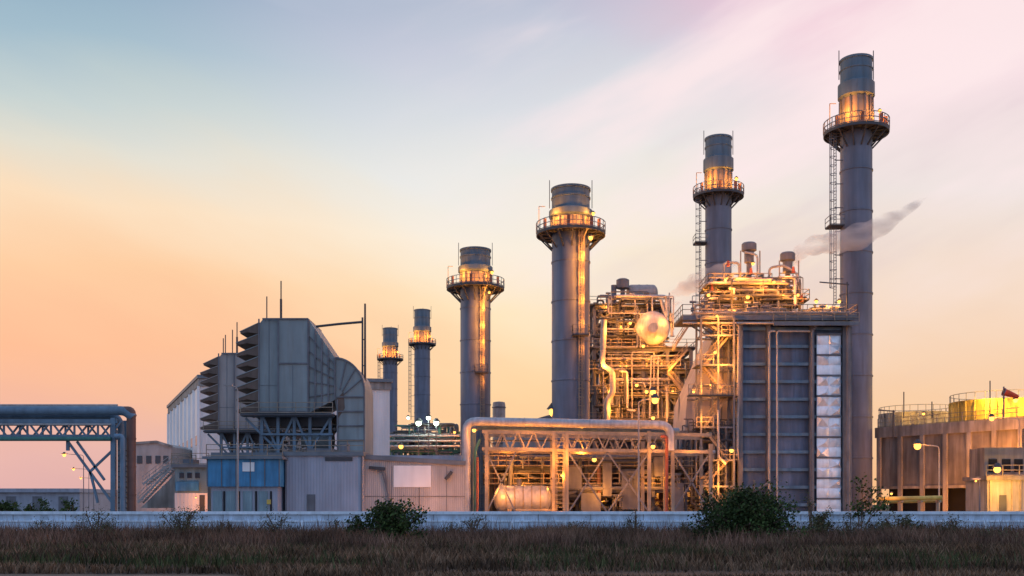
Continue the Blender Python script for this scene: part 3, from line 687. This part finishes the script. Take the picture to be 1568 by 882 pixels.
for i,(u,v,pw) in enumerate(((965,495,90),(935,505,90),(1015,530,90),(985,530,70),(925,560,90),(955,575,90),(990,600,90),(1030,560,90),(940,625,90),(975,590,70),(960,455,50),(985,470,45),(1000,640,90),(1040,625,80),(1022,488,60))):
    b.light(P(u,v,D-2.6),pw,bulb=.24 if i%3==0 else 0)
for u,v in((950,560),(1000,560),(950,500),(930,470),(1030,600),(935,600)): b.light(P(u,v,D+1.5),100,bulb=.2)
b.done()

# ---------------------------------------------------------------- big boiler (HRSG)
b=B('heat_recovery_boiler'); D=112
x0,x1,y0,y1=X(1130,D),X(1303,D),112,134; zt=Z(489,D)
b.p('casing',HRSG); b.box(x0+.5,x1-.4,y0+.55,y1,.5,zt)
b.p('columns',STEEL)
for u,wd in zip([1134,1177,1243,1294],(.5,.42,.5,.55)):
    cx=X(u,D)
    b.box(cx-wd/2,cx+wd/2,y0-.05,y0+.02,0,zt); b.box(cx-wd/2,cx+wd/2,y0+.5,y0+.56,0,zt); b.box(cx-.06,cx+.06,y0+.02,y0+.5,0,zt)
for yy in(112.5,119.5,126.5,133.5): b.box(x0,x0+.45,yy-.25,yy+.25,0,zt)
b.box(x1-.4,x1+.1,y0,y0+.5,0,zt)
b.p('casing_stiffeners',STEELB)
v=503
while v<795:
    zz=Z(v,D)
    for a,c_ in((1138,1173),(1181,1239),(1247,1290)): b.box(X(a,D),X(c_,D),y0+.25,y0+.55,zz-.09,zz+.09); b.box(X(a,D),X(c_,D),y0+.18,y0+.25,zz-.17,zz+.17)
    b.box(x0+.2,x0+.5,112.8,133.2,zz-.12,zz+.12); v+=27
b.p('front_pipes',PIPEW)
b.pipe([P(1187,507,D-.6),P(1178,507,D-.6),P(1178,760,D-.6)],.12); b.pipe([P(1240,507,D-.6),P(1190,507,D-.6),P(1190,800,D-.6)],.11)
b.pipe([P(1131,500,D-.7),P(1129,700,D-.7)],.14,flange=True); b.pipe([P(1100,628,D-2),P(1100,700,D-2),P(1112,710,D-2)],.13)
b.p('front_pipes_dark',STEEL); b.pipe([P(1250,500,D-.6),P(1244,505,D-.6),P(1244,800,D-.6)],.16); b.pipe([P(1299,480,D-.6),P(1299,800,D-.6)],.2)
b.pipe([P(1155,735,D-.6),P(1155,752,D-.6),P(1180,738,D-.6),P(1180,760,D-.6)],.12)
b.p('sheeting_panel',SHEET)
ua,ub=1251,1288; rows=18
for i in range(rows):
    va=512+i*(795-512)/rows; vb=512+(i+1)*(795-512)/rows
    for j in range(2):
        a=X(ua+(ub-ua)*j/2,D);c_=X(ua+(ub-ua)*(j+1)/2,D);za,zb=Z(vb,D),Z(va,D)
        yy=y0+.1; dp=random.uniform(.1,.5)
        mx,mz=(a+c_)/2+random.uniform(-.4,.4),(za+zb)/2+random.uniform(-.3,.3)
        b.add([(a,yy,za),(c_,yy,za),(c_,yy,zb),(a,yy,zb),(mx,yy-dp,mz)],[(0,1,4),(1,2,4),(2,3,4),(3,0,4)])
b.p('sheeting_battens',STEEL)
for i in range(0,rows+1,2):
    va=512+i*(795-512)/rows; b.box(X(ua,D),X(ub,D),y0-.1,y0+.09,Z(va,D)-.09,Z(va,D)+.09)
xl=X(1043,D)
b.p('top_deck',STEELD); b.box(x0+.01,x1+.4,y0-.9,y1,zt,zt+.25); b.box(xl,x0,y0-.9,y0+5,zt,zt+.25); b.box(X(1180,D),x1+.5,y0-1.2,y0-.95,Z(499,D),Z(497,D))
b.p('deck_beams',STEEL)
b.beam((xl,y0-.95,zt),(x1+.4,y0-.95,zt),.2,.5); b.beam((X(1180,D),y0-1.25,Z(499,D)),(x1+.5,y0-1.25,Z(499,D)),.15,.35)
for u in range(1050,1130,16): b.beam((X(u,D+2),y0+2,zt),(x0+.4,y0+2,zt-3.5),.15)
b.rail([(xl,y0+5,zt+.25),(xl,y0-.9,zt+.25),(x1+.4,y0-.9,zt+.25),(x1+.4,y1,zt+.25)],sp=1.3,h=1.2)
b.rail([(X(1180,D),y0-1.2,Z(497,D)),(x1+.5,y0-1.2,Z(497,D))],sp=1.3)
b.p('deck_header_pipes',PIPEW)
b.cyl((X(1060,D),y0-.3,zt+.65),(X(1300,D),y0-.3,zt+.65),.15); b.cyl((X(1180,D),y0-.6,Z(491,D)-.3),(X(1302,D),y0-.6,Z(491,D)-.3),.2); b.cyl((xl,y0-1.1,zt-.6),(X(1180,D),y0-1.1,zt-.6),.13)
z2=zt+.25
b.p('steam_drum',SILVER); b.drum(((x0+x1)/2,124,z2+2.0),(1,0,0),9,1.0,24)
b.frame([X(u,118) for u in(1088,1112,1136,1162)],[116,120],[z2,z2+2.2,z2+4.2,z2+5.6],w=.2,brace=.35,m=STEEL,floors=(z2+2.2,z2+4.2))
b.frame([X(u,118) for u in(1178,1196,1218)],[116,120],[z2,z2+2.4,z2+4.6],w=.2,brace=.35,m=STEEL,floors=(z2+2.4,))
b.frame([X(u,118) for u in(1225,1250,1285)],[116.5,120],[z2,z2+1.6],w=.2,brace=0,m=STEEL,floors=())
b.tangle(X(1070,118),X(1225,118),114.5,123,z2,z2+5.4,130,rs=(.05,.07,.11,.17))
b.tangle(X(1220,118),X(1295,118),114.5,121,z2,z2+2.,35,rs=(.05,.07,.11))
for u,vt in((1147,372),(1206,387)):
    cx=X(u,118)
    b.p('vent_silencers',STEEL); b.lathe(cx,118,[(.3,z2),(.3,Z(vt+32,118)),(.55,Z(vt+30,118)),(.55,Z(vt+14,118)),(.85,Z(vt+12,118)),(.85,Z(vt+2,118)),(.7,Z(vt,118)),(.01,Z(vt-.2,118))],20)
    b.p('vent_frames',STEELY)
    for dx in(-1,1):  b.beam((cx+dx*1.1,117.4,z2),(cx+dx*1.1,117.4,Z(vt+14,118)),.12)
    for k in range(5): b.beam((cx-1.1,117.4,z2+1+k*1.25),(cx+1.1,117.4,z2+1+k*1.25),.1)
    b.rail([(cx-1.3,117.2,z2+4.6),(cx+1.3,117.2,z2+4.6)],sp=.7,h=1)
b.p('riser_pipes',PIPEW)
b.pipe([P(1108,462,117),P(1108,402,117),P(1132,402,117),P(1132,440,117)],.14,10,.5)
b.pipe([P(1178,462,117),P(1178,410,117),P(1200,406,117),P(1222,420,117),P(1222,460,117)],.14,10,.5)
b.pipe([P(1160,462,117),P(1160,390,117),P(1140,386,117)],.12,10,.5)
b.p('safety_valves',REDP)
for u,v in((1090,445),(1115,408),(1215,418),(1172,450),(1228,462),(1150,420)): q=P(u,v,115.6); b.cyl(q,q+V((0,0,.7)),.22,.12,10)
for k in range(30): b.valve(X(random.uniform(1060,1290),114),113+random.uniform(0,2.5),z2,random.uniform(.9,2.2))
b.p('lamp_davits',STEELD); b.beam(P(1255,432,114),P(1300,436,114),.12); b.beam(P(1297,432,114),P(1297,480,114),.14)
b.p('inlet_duct',FILTB); b.prism([P(1128,505,D+3),P(1098,505,D+3),P(1052,612,D+3),P(1046,700,D+3),P(1128,700,D+3)],(0,9,0))
b.p('inlet_duct_ribs',STEEL)
for k in range(6):
    f_=k/5; a=P(1098,505,D+2.9).lerp(P(1052,612,D+2.9),f_); b.beam(a,V((X(1128,D+3),D+2.9,a.z)),.2)
for u,vt in((1110,505),(1092,520),(1074,562)): b.beam(P(u,vt,D+2.85),P(u-8,700,D+2.85),.14)
D2=D-1
b.frame([X(u,D2) for u in(1072,1098,1122)],[D2-.6,D2+2.2],[0,Z(745,D2),Z(705,D2),Z(655,D2),Z(607,D2),Z(560,D2),Z(515,D2),zt],w=.2,brace=.0,m=STEEL)
for i,(va,vb) in enumerate(((782,745),(745,705),(705,655),(655,607),(607,560),(560,515),(515,490))):
    ua_,ub_=(1078,1116) if i%2 else (1116,1078)
    b.stair((X(ua_,D2),D2+.8,Z(va,D2)),(X(ub_,D2),D2+.8,Z(vb,D2)))
    b.p('stair_landings',STEELD); q=X(ub_,D2); b.box(q-.9,q+.9,D2-.6,D2+2.2,Z(vb,D2)-.08,Z(vb,D2)); b.rail([(q-.9,D2-.6,Z(vb,D2)),(q+.9,D2-.6,Z(vb,D2))],sp=.9)
b.p('midlevel_platform',STEELD); b.box(X(1050,D2),X(1118,D2),D2-1.8,D2-.7,Z(609,D2),Z(607,D2)); b.rail([(X(1050,D2),D2-1.8,Z(607,D2)),(X(1118,D2),D2-1.8,Z(607,D2))],sp=1)
b.frame([X(u,D) for u in(1045,1068,1090,1125)],[D+1,D+3],[0,Z(745,D),Z(700,D),Z(660,D)],w=.25,brace=.3,m=STEEL)
b.p('lower_casing',HRSG); b.box(X(1058,D+4),X(1128,D+4),D+4.2,D+11,0,Z(690,D+4))
b.tangle(X(1045,D),X(1128,D),D-.5,D+2,1,Z(640,D),45,rs=(.06,.1,.16),mats=[('pipework_grey',STEEL),('pipework_dark',STEELD)])
for i,(u,v,pw) in enumerate([(1098,484,75),(1110,560,80),(1085,590,80),(1062,600,50),(1108,515,70),(1078,640,40),(1120,690,22),(1108,715,50),(1100,745,45),(1095,540,70)]): b.light(P(u,v,D-2.2),pw,bulb=.2 if i%3==0 else 0)
for i,(u,v,pw) in enumerate([(1085,452,40),(1103,424,40),(1118,442,40),(1135,420,40),(1153,404,30),(1166,441,40),(1185,432,38),(1212,408,32),(1222,452,40),(1200,450,38),(1250,462,38),(1268,468,38),(1285,462,34),(1125,468,40),(1145,455,40),(1240,478,14)]):
    b.light(P(u,v,114.4),pw,bulb=.2 if i%2==0 else 0)
for u,v in((1110,430),(1200,430),(1150,445),(1090,460)): b.light(P(u,v,119),80,bulb=.16)
b.done()

# steam plumes
def steam(name,pts,rad,dens):
    b=B(name); m=bpy.data.materials.new('steam_vapour'); m.use_nodes=True; nt=m.node_tree; nt.nodes.clear()
    o=nt.nodes.new('ShaderNodeOutputMaterial'); vp=nt.nodes.new('ShaderNodeVolumePrincipled'); nt.links.new(vp.outputs[0],o.inputs['Volume'])
    vp.inputs['Color'].default_value=(1,.985,.98,1)
    t_=nt.nodes.new('ShaderNodeTexCoord'); mp=nt.nodes.new('ShaderNodeMapping'); mp.inputs['Scale'].default_value=(.3,1,1); mp.inputs['Rotation'].default_value=(0,.45,0); n_=nt.nodes.new('ShaderNodeTexNoise'); n_.inputs['Scale'].default_value=.7; n_.inputs['Detail'].default_value=2
    nt.links.new(t_.outputs['Object'],mp.inputs[0]); nt.links.new(mp.outputs[0],n_.inputs[0]); r_=nt.nodes.new('ShaderNodeMapRange'); r_.inputs[1].default_value=.36; r_.inputs[2].default_value=.72; r_.inputs[3].default_value=0; r_.inputs[4].default_value=dens
    nt.links.new(n_.outputs[0],r_.inputs[0]); nt.links.new(r_.outputs[0],vp.inputs['Density'])
    b.p('vapour',m); vs=[];fs=[];n=16
    pts=[V(p) for p in pts]; dense=[];K=32
    for k in range(K+1):
        f_=k/K*(len(pts)-1); i=min(int(f_),len(pts)-2); u=f_-i
        p0=pts[max(i-1,0)];p1=pts[i];p2=pts[i+1];p3=pts[min(i+2,len(pts)-1)]
        dense.append(.5*((2*p1)+(p2-p0)*u+(2*p0-5*p1+4*p2-p3)*u*u+(3*p1-p0-3*p2+p3)*u**3))
    for k,o_ in enumerate(dense):
        d=dense[min(k+1,K)]-dense[max(k-1,0)]; f_=k/K; rr=rad[0]+(rad[1]-rad[0])*f_**.7; rr*=(1+.12*math.sin(k*1.3))*(1 if f_<.6 else max(.05,1-((f_-.6)/.4)**1.5))
        R_,_=b.ring(o_,d,rr,n,V((0,1,0))); vs+=R_
    for i in range(K):
        for k in range(n): fs.append((i*n+k,i*n+(k+1)%n,(i+1)*n+(k+1)%n,(i+1)*n+k))
    fs+=[tuple(range(n-1,-1,-1)),tuple(range(K*n,K*n+n))]; b.add(vs,fs); b.done()
steam('steam_plume',[P(1215,408,118),P(1224,388,119),P(1246,376,120),P(1280,371,121),P(1320,360,122),P(1365,336,124),P(1420,302,126)],(.35,2.0),.7)
steam('steam_plume',[P(1022,474,140),P(1040,450,140),P(1065,434,140),P(1095,420,140),P(1135,398,140)],(.6,1.8),.7)

# ---------------------------------------------------------------- right cooling tower
b=B('cooling_tower_building')
a0=V((46.5,130,0)); a1=V((63,104.9,0)); e=(a1-a0).normalized(); nrm=V((e.y,-e.x,0))
if nrm.y>0: nrm=-nrm
hh=Z(660,130)
def W(t_,z_,o_=0): q=a0+e*t_+nrm*o_; return V((q.x,q.y,z_))
Lw=(a1-a0).length
b.p('walls',CONC); b.prism([W(0,4.6),W(Lw,4.6),W(Lw,4.6,-22),W(0,4.6,-22)],(0,0,hh-4.6))
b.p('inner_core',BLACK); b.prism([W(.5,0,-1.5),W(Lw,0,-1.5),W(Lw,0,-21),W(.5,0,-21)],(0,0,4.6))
b.p('parapet',CONCL); b.prism([W(-.3,hh-.9,.3),W(Lw,hh-.9,.3),W(Lw,hh-.9,0.01),W(-.3,hh-.9,0.01)],(0,0,1.3))
b.p('columns',CONCL)
k=0
while k<Lw: b.prism([W(k,0,.35),W(k+.5,0,.35),W(k+.5,0,.01),W(k,0,.01)],(0,0,hh-.9)); k+=3.1
b.p('basin_wall',CONC); b.prism([W(0,0,.2),W(Lw,0,.2),W(Lw,0,-.1),W(0,0,-.1)],(0,0,1.5))
b.p('string_course',CONCL); b.prism([W(0,4.4,.2),W(Lw,4.4,.2),W(Lw,4.4,0.02),W(0,4.4,0.02)],(0,0,.35))
b.rail([W(0,hh+.4,.1),W(Lw,hh+.4,.1)],sp=1.6)
for t_,pw in((5,40),(11,70),(16,160),(20,300)): b.light(W(t_,2.2,3.0),pw*.6,bulb=0)
b.light(W(14,7.,4),70,bulb=0); b.light(W(18,8,3),150,bulb=0)
b.done()
def fan(u,d,R_,vt,m,pw,name='cooling_fan_stack'):
    b=B(name); b.p('fan_cylinder',m); cx=X(u,d); zt=Z(vt,d); b.lathe(cx,d,[(R_*1.02,6),(R_*.97,zt-1),(R_,zt-.3),(R_*1.02,zt),(R_*.97,zt),(R_*.95,zt-1)],40)
    b.p('cylinder_ribs',m)
    for i in range(30):
        a=2*math.pi*i/30; b.beam((cx+R_*1.02*math.cos(a),d+R_*1.02*math.sin(a),6),(cx+R_*1.01*math.cos(a),d+R_*1.01*math.sin(a),zt),.12)
    b.p('rim_rail',STEELY)
    for i in range(30):
        a=2*math.pi*i/30;a2=2*math.pi*(i+1)/30; p=V((cx+R_*math.cos(a),d+R_*math.sin(a),zt));q=V((cx+R_*math.cos(a2),d+R_*math.sin(a2),zt))
        b.beam(p,p+V((0,0,1)),.06); b.beam(p+V((0,0,1)),q+V((0,0,1)),.07)
    for ax_,bb in((-.75,0),(-.3,.3),(.2,0),(.7,0)): b.light((cx+R_*ax_,d-R_*math.sqrt(1-ax_*ax_)-2.0,zt-.6),pw,bulb=bb,col=(1,.5,.07))
    b.done()
fan(1532,140,6.4,616,YEL,150); fan(1402,160,5.4,634,CONCL,30); fan(1680,130,6,610,YEL,90)

b=B('yellow_barrier_pipe'); D=96
b.p('beam',YEL); b.cyl(P(1345,764,D),P(1442,762,D),.2); b.cyl(P(1345,769,D+.8),P(1442,767,D+.8),.14)
b.p('posts',STEELY)
for u in(1350,1380,1410,1438): b.beam((X(u,D),D+.4,0),(X(u,D),D+.4,Z(765,D)),.2); b.beam((X(u,D),D-.3,Z(768,D)),(X(u,D),D+1.2,Z(768,D)),.18)
b.light(P(1365,756,D-1),12,bulb=.1)
b.done()
b=B('pump_house'); D=104
b.p('walls',CONCL); b.box(X(1512,D),X(1580,D),D,D+5,0,Z(735,D)); b.p('roof',CONC); b.box(X(1508,D),X(1584,D),D-.4,D+5.2,Z(735,D),Z(729,D))
b.p('door',STEELD); b.box(X(1530,D),X(1541,D),D-.06,D,0,Z(758,D))
b.p('upper_gallery',CONC); b.box(X(1518,D),X(1584,D),D+1.5,D+5,Z(729,D),Z(684,D)); b.p('gallery_openings',BLACK)
for u in(1524,1545,1564): b.box(X(u,D),X(u+13,D),D+1.42,D+1.5,Z(722,D),Z(702,D))
b.p('downpipes',STEELY)
for u in(1516,1549,1562): b.beam((X(u,D),D-.12,0),(X(u,D),D-.12,Z(735,D)),.12)
b.rail([(X(1508,D),D-.3,Z(729,D)),(X(1584,D),D-.3,Z(729,D))])
b.light(P(1527,719,D-1.6),110,bulb=.32); b.light(P(1552,752,D-2.2),80,bulb=0,col=(1,.45,.06)); b.light(P(1522,752,D-2.2),75,bulb=0,col=(1,.45,.06))
b.done()
b=B('windsock'); D=118
b.p('pole',STEEL); b.cyl((X(1537,D),D,8),P(1537,592,D),.09,n=8)
b.p('sock',SOCK); q=P(1537,600,D); ax=V((1,-.1,-.38)); b.sweepx(q,ax,[(.42,0),(.38,.5),(.3,1.1),(.2,1.7),(.17,1.7),(.25,1.1),(.36,.1)],14)
b.p('hoop',STEEL); b.sweepx(q,ax,[(.42,-.05),(.47,-.05),(.47,.05),(.42,.05)],14)
b.done()
b=B('antenna_mast'); b.p('pole',STEELD)
for u,vt,vb in((1516,583,640),(1427,615,640),(1384,600,640)): b.beam(P(u,vb,126),P(u,vt,126),.1)
b.beam(P(1345,628,126),P(1370,630,126),.12); b.beam(P(1368,628,126),P(1368,670,126),.14)
b.done()

# ---------------------------------------------------------------- street lamps
def lamp(u,vt,d,arm=1,pw=500,bulb=.2,m=STEEL,tall_arm=1.6,col=ORANGE,lit=True,pr=.11):
    b=B('street_lamp'); x_=X(u,d); zt=Z(vt,d)
    b.p('pole',m); b.cyl((x_,d,0),(x_,d,zt-.8),pr,pr*.65,8); b.pipe([(x_,d,zt-.9),(x_,d,zt-.1),(x_+arm*tall_arm,d-.3,zt+.1)],pr*.5,8,.8)
    b.p('base',CONCL); b.box(x_-.25,x_+.25,d-.25,d+.25,0,.4)
    b.p('lamp_head',PIPEW); h_=V((x_+arm*tall_arm,d-.3,zt+.1)); b.beam(h_-V((arm*.3,0,0)),h_+V((arm*.5,0,0)),.28,.14)
    if lit: b.light(h_+V((arm*.1,0,-.2)),pw,bulb=bulb,col=col)
    b.done()
lamp(364,592,94,-1,0,.1,lit=False,tall_arm=.7,m=PIPEW)
lamp(978,612,97,1,75,.36,tall_arm=1.4,m=PIPEW)
lamp(1438,682,108,-1,120,.38,tall_arm=2.3,m=PIPEW)
lamp(1560,640,112,-1,100,.38,tall_arm=3.,m=PIPEW)
lamp(1500,735,100,-1,6,.1,tall_arm=.4)
lamp(128,696,150,-1,22,.26,tall_arm=2.6,pr=.08); lamp(136,718,190,-1,22,.28,tall_arm=2.6,pr=.08); lamp(143,732,230,-1,22,.28,tall_arm=2.6,pr=.08)
lamp(1040,600,120,-1,75,.32,tall_arm=3.)

# ---------------------------------------------------------------- vegetation
def blades(name,pos,h,wd,lean,m):
    n=len(pos); a=np.random.rand(n)*2*np.pi; dx=np.cos(a)*wd/2; dy=np.sin(a)*wd/2
    la=np.random.rand(n)*2*np.pi; lx=np.cos(la)*lean*h; ly=np.sin(la)*lean*h
    z=np.zeros(n); v=np.zeros((n,5,3))
    v[:,0]=np.stack([pos[:,0]-dx,pos[:,1]-dy,z-.02],1); v[:,1]=np.stack([pos[:,0]+dx,pos[:,1]+dy,z-.02],1)
    v[:,2]=np.stack([pos[:,0]-dx*.7+lx*.35,pos[:,1]-dy*.7+ly*.35,h*.55],1); v[:,3]=np.stack([pos[:,0]+dx*.7+lx*.35,pos[:,1]+dy*.7+ly*.35,h*.55],1)
    v[:,4]=np.stack([pos[:,0]+lx,pos[:,1]+ly,h],1)
    me=bpy.data.meshes.new(name); me.vertices.add(n*5); me.vertices.foreach_set('co',v.reshape(-1))
    base=np.arange(n)*5; loops=np.stack([base,base+1,base+3,base+2,base+2,base+3,base+4],1).reshape(-1)
    me.loops.add(n*7); me.loops.foreach_set('vertex_index',loops.astype(np.int32)); me.polygons.add(n*2)
    st=np.stack([np.arange(n)*7,np.arange(n)*7+4],1).reshape(-1); me.polygons.foreach_set('loop_start',st.astype(np.int32))
    me.update(calc_edges=True); me.validate(); me.materials.append(m); o=bpy.data.objects.new(name,me); sc.collection.objects.link(o)
GR=leafmat('dry_grass',(.045,.028,.017),(.26,.165,.10)); GR2=leafmat('dry_grass_red',(.075,.04,.028),(.30,.18,.125)); GG=leafmat('green_grass',(.03,.04,.013),(.10,.115,.045))
def scatter(n,y0_,y1_,sc_=.12,th=.0):
    out=[]
    while len(out)<n:
        y_=y0_+(y1_-y0_)*random.random(); x_=(random.random()*2-1)*y_*.56
        if x_<-6-(y_-30)*.6 and y_<36.6: continue
        k=noise.noise(V((x_*sc_,y_*sc_*1.5,0)))
        if k+random.uniform(-.35,.35)>th: out.append((x_,y_,k))
    return np.array(out)
g=scatter(75000,31,77.8,th=-.2); hgt=(.25+.45*np.random.rand(len(g)))*(1+1.2*g[:,2])*np.clip((g[:,1]-22)/35,.5,1.2)
blades('dry_grass_field',g,hgt,.045+.03*np.random.rand(len(g)),.5,GR)
g=scatter(24000,54,77.8,sc_=.3,th=.05); hgt=(.4+.6*np.random.rand(len(g)))*(1+.9*g[:,2])
blades('tall_dry_grass',g,hgt,.045,.35,GR2)
g=scatter(9000,38,77.8,sc_=.2,th=.25); blades('green_grass_patches',g,.3+.4*np.random.rand(len(g)),.06,.4,GG)
g=scatter(3000,62,77.6,sc_=.35,th=.12); blades('tall_weed_stalks',g,.8+1.1*np.random.rand(len(g)),.035,.22,GR2)

LF1=leafmat('leaves_dark_green',(.014,.03,.010),(.085,.14,.04)); LF2=leafmat('leaves_olive',(.045,.055,.022),(.16,.165,.08))
def bush(name,u,d,w_,h_,n,m,leaf=.13,sparse=False,stems=9,wr=.24):
    cx=X(u,d); b=B(name); b.p('branches',BARK); cl=[]
    for i in range(stems):
        a=random.uniform(0,6.28); rr=random.uniform(.1,1)*w_/2; top=V((cx+math.cos(a)*rr,d+math.sin(a)*rr*.7,h_*random.uniform(.45,1.0)*(1-.5*(2*rr/w_)**2)))
        p0_=V((cx+random.uniform(-.15,.15),d,0)); mid=p0_.lerp(top,.5)+V((random.uniform(-.2,.2),0,.2*h_))*.5
        b.pipe([p0_,mid,top],.03 if sparse else .05,5,.5)
        for j in range(4):
            f_=random.uniform(.2,1); q=(mid.lerp(top,f_)); q2=q+V((random.uniform(-.5,.5),random.uniform(-.5,.5),random.uniform(-.2,.5)))*(w_*.22)
            b.beam(q,q2,.022); cl.append(q2)
        cl.append(top); cl.append(mid)
        if not sparse: cl.append(V((top.x,top.y,top.z*.4)))
    b.p('leaves',m); R_=w_*(.08 if sparse else .05)
    rng=random.gauss
    for i in range(n):
        c_=random.choice(cl); q=V((c_.x+rng(0,R_),c_.y+rng(0,R_),c_.z+rng(0,R_*.8)))
        if q.z<.05: q.z=random.uniform(.05,.5)
        a=V((rng(0,1),rng(0,1),rng(0,1))).normalized(); t_=a.orthogonal().normalized(); s_=leaf*random.uniform(.6,1.3)
        u_=a.cross(t_)
        b.add([q-t_*s_*.5,q+u_*s_*wr,q+t_*s_*.5,q-u_*s_*wr],[(0,1,2,3)])
    o=V((cx,d,0)); root=bpy.data.objects.new(name,None); root.location=o; sc.collection.objects.link(root)
    for k_,dct in b.parts.items():
        me=bpy.data.meshes.new(name+k_); me.from_pydata([V(v)-o for v in dct['v']],[],dct['f']); me.materials.append(dct['m']); ob=bpy.data.objects.new(k_,me); sc.collection.objects.link(ob); ob.parent=root
bush('green_shrub',600,62,5.0,2.6,7500,LF1,stems=26,leaf=.18,wr=.32)
bush('green_shrub',1145,62,6.6,3.4,14000,LF1,stems=46,leaf=.18,wr=.32)
bush('green_shrub',1255,66,3.2,2.0,2200,LF2,stems=14,leaf=.15,wr=.3)
bush('green_shrub',1370,68,3.8,1.9,2000,LF2,stems=14,leaf=.15,wr=.3)
bush('thin_sapling',1318,75,3.4,5.8,480,LF1,sparse=True,stems=6,leaf=.26,wr=.3)
bush('thin_sapling',1240,76,2.0,4.4,120,LF2,sparse=True,stems=4,leaf=.15)
for u,d,w_,h_,n in((280,64,3.8,2.5,1000),(150,66,4.0,2.3,900),(425,66,3.2,2.2,650),(725,70,2.4,1.9,400),(975,68,1.6,2.3,260),(880,72,2,1.6,260),(1460,66,3,1.6,650),(60,70,2.6,1.5,400),(510,72,1.6,1.6,220),(1520,60,2.6,1.3,450),(1050,70,1.5,1.6,260),(345,70,1.6,1.7,220),(690,66,1.6,1.5,220),(1300,64,2.4,1.9,500)):
    bush('weed_bush',u,d,w_,h_,n,LF2,sparse=True,stems=12,leaf=.13)
for u in(10,45,80,112): bush('hedge_shrub',u,88,3,3.0,1600,LF1,stems=8,leaf=.24)
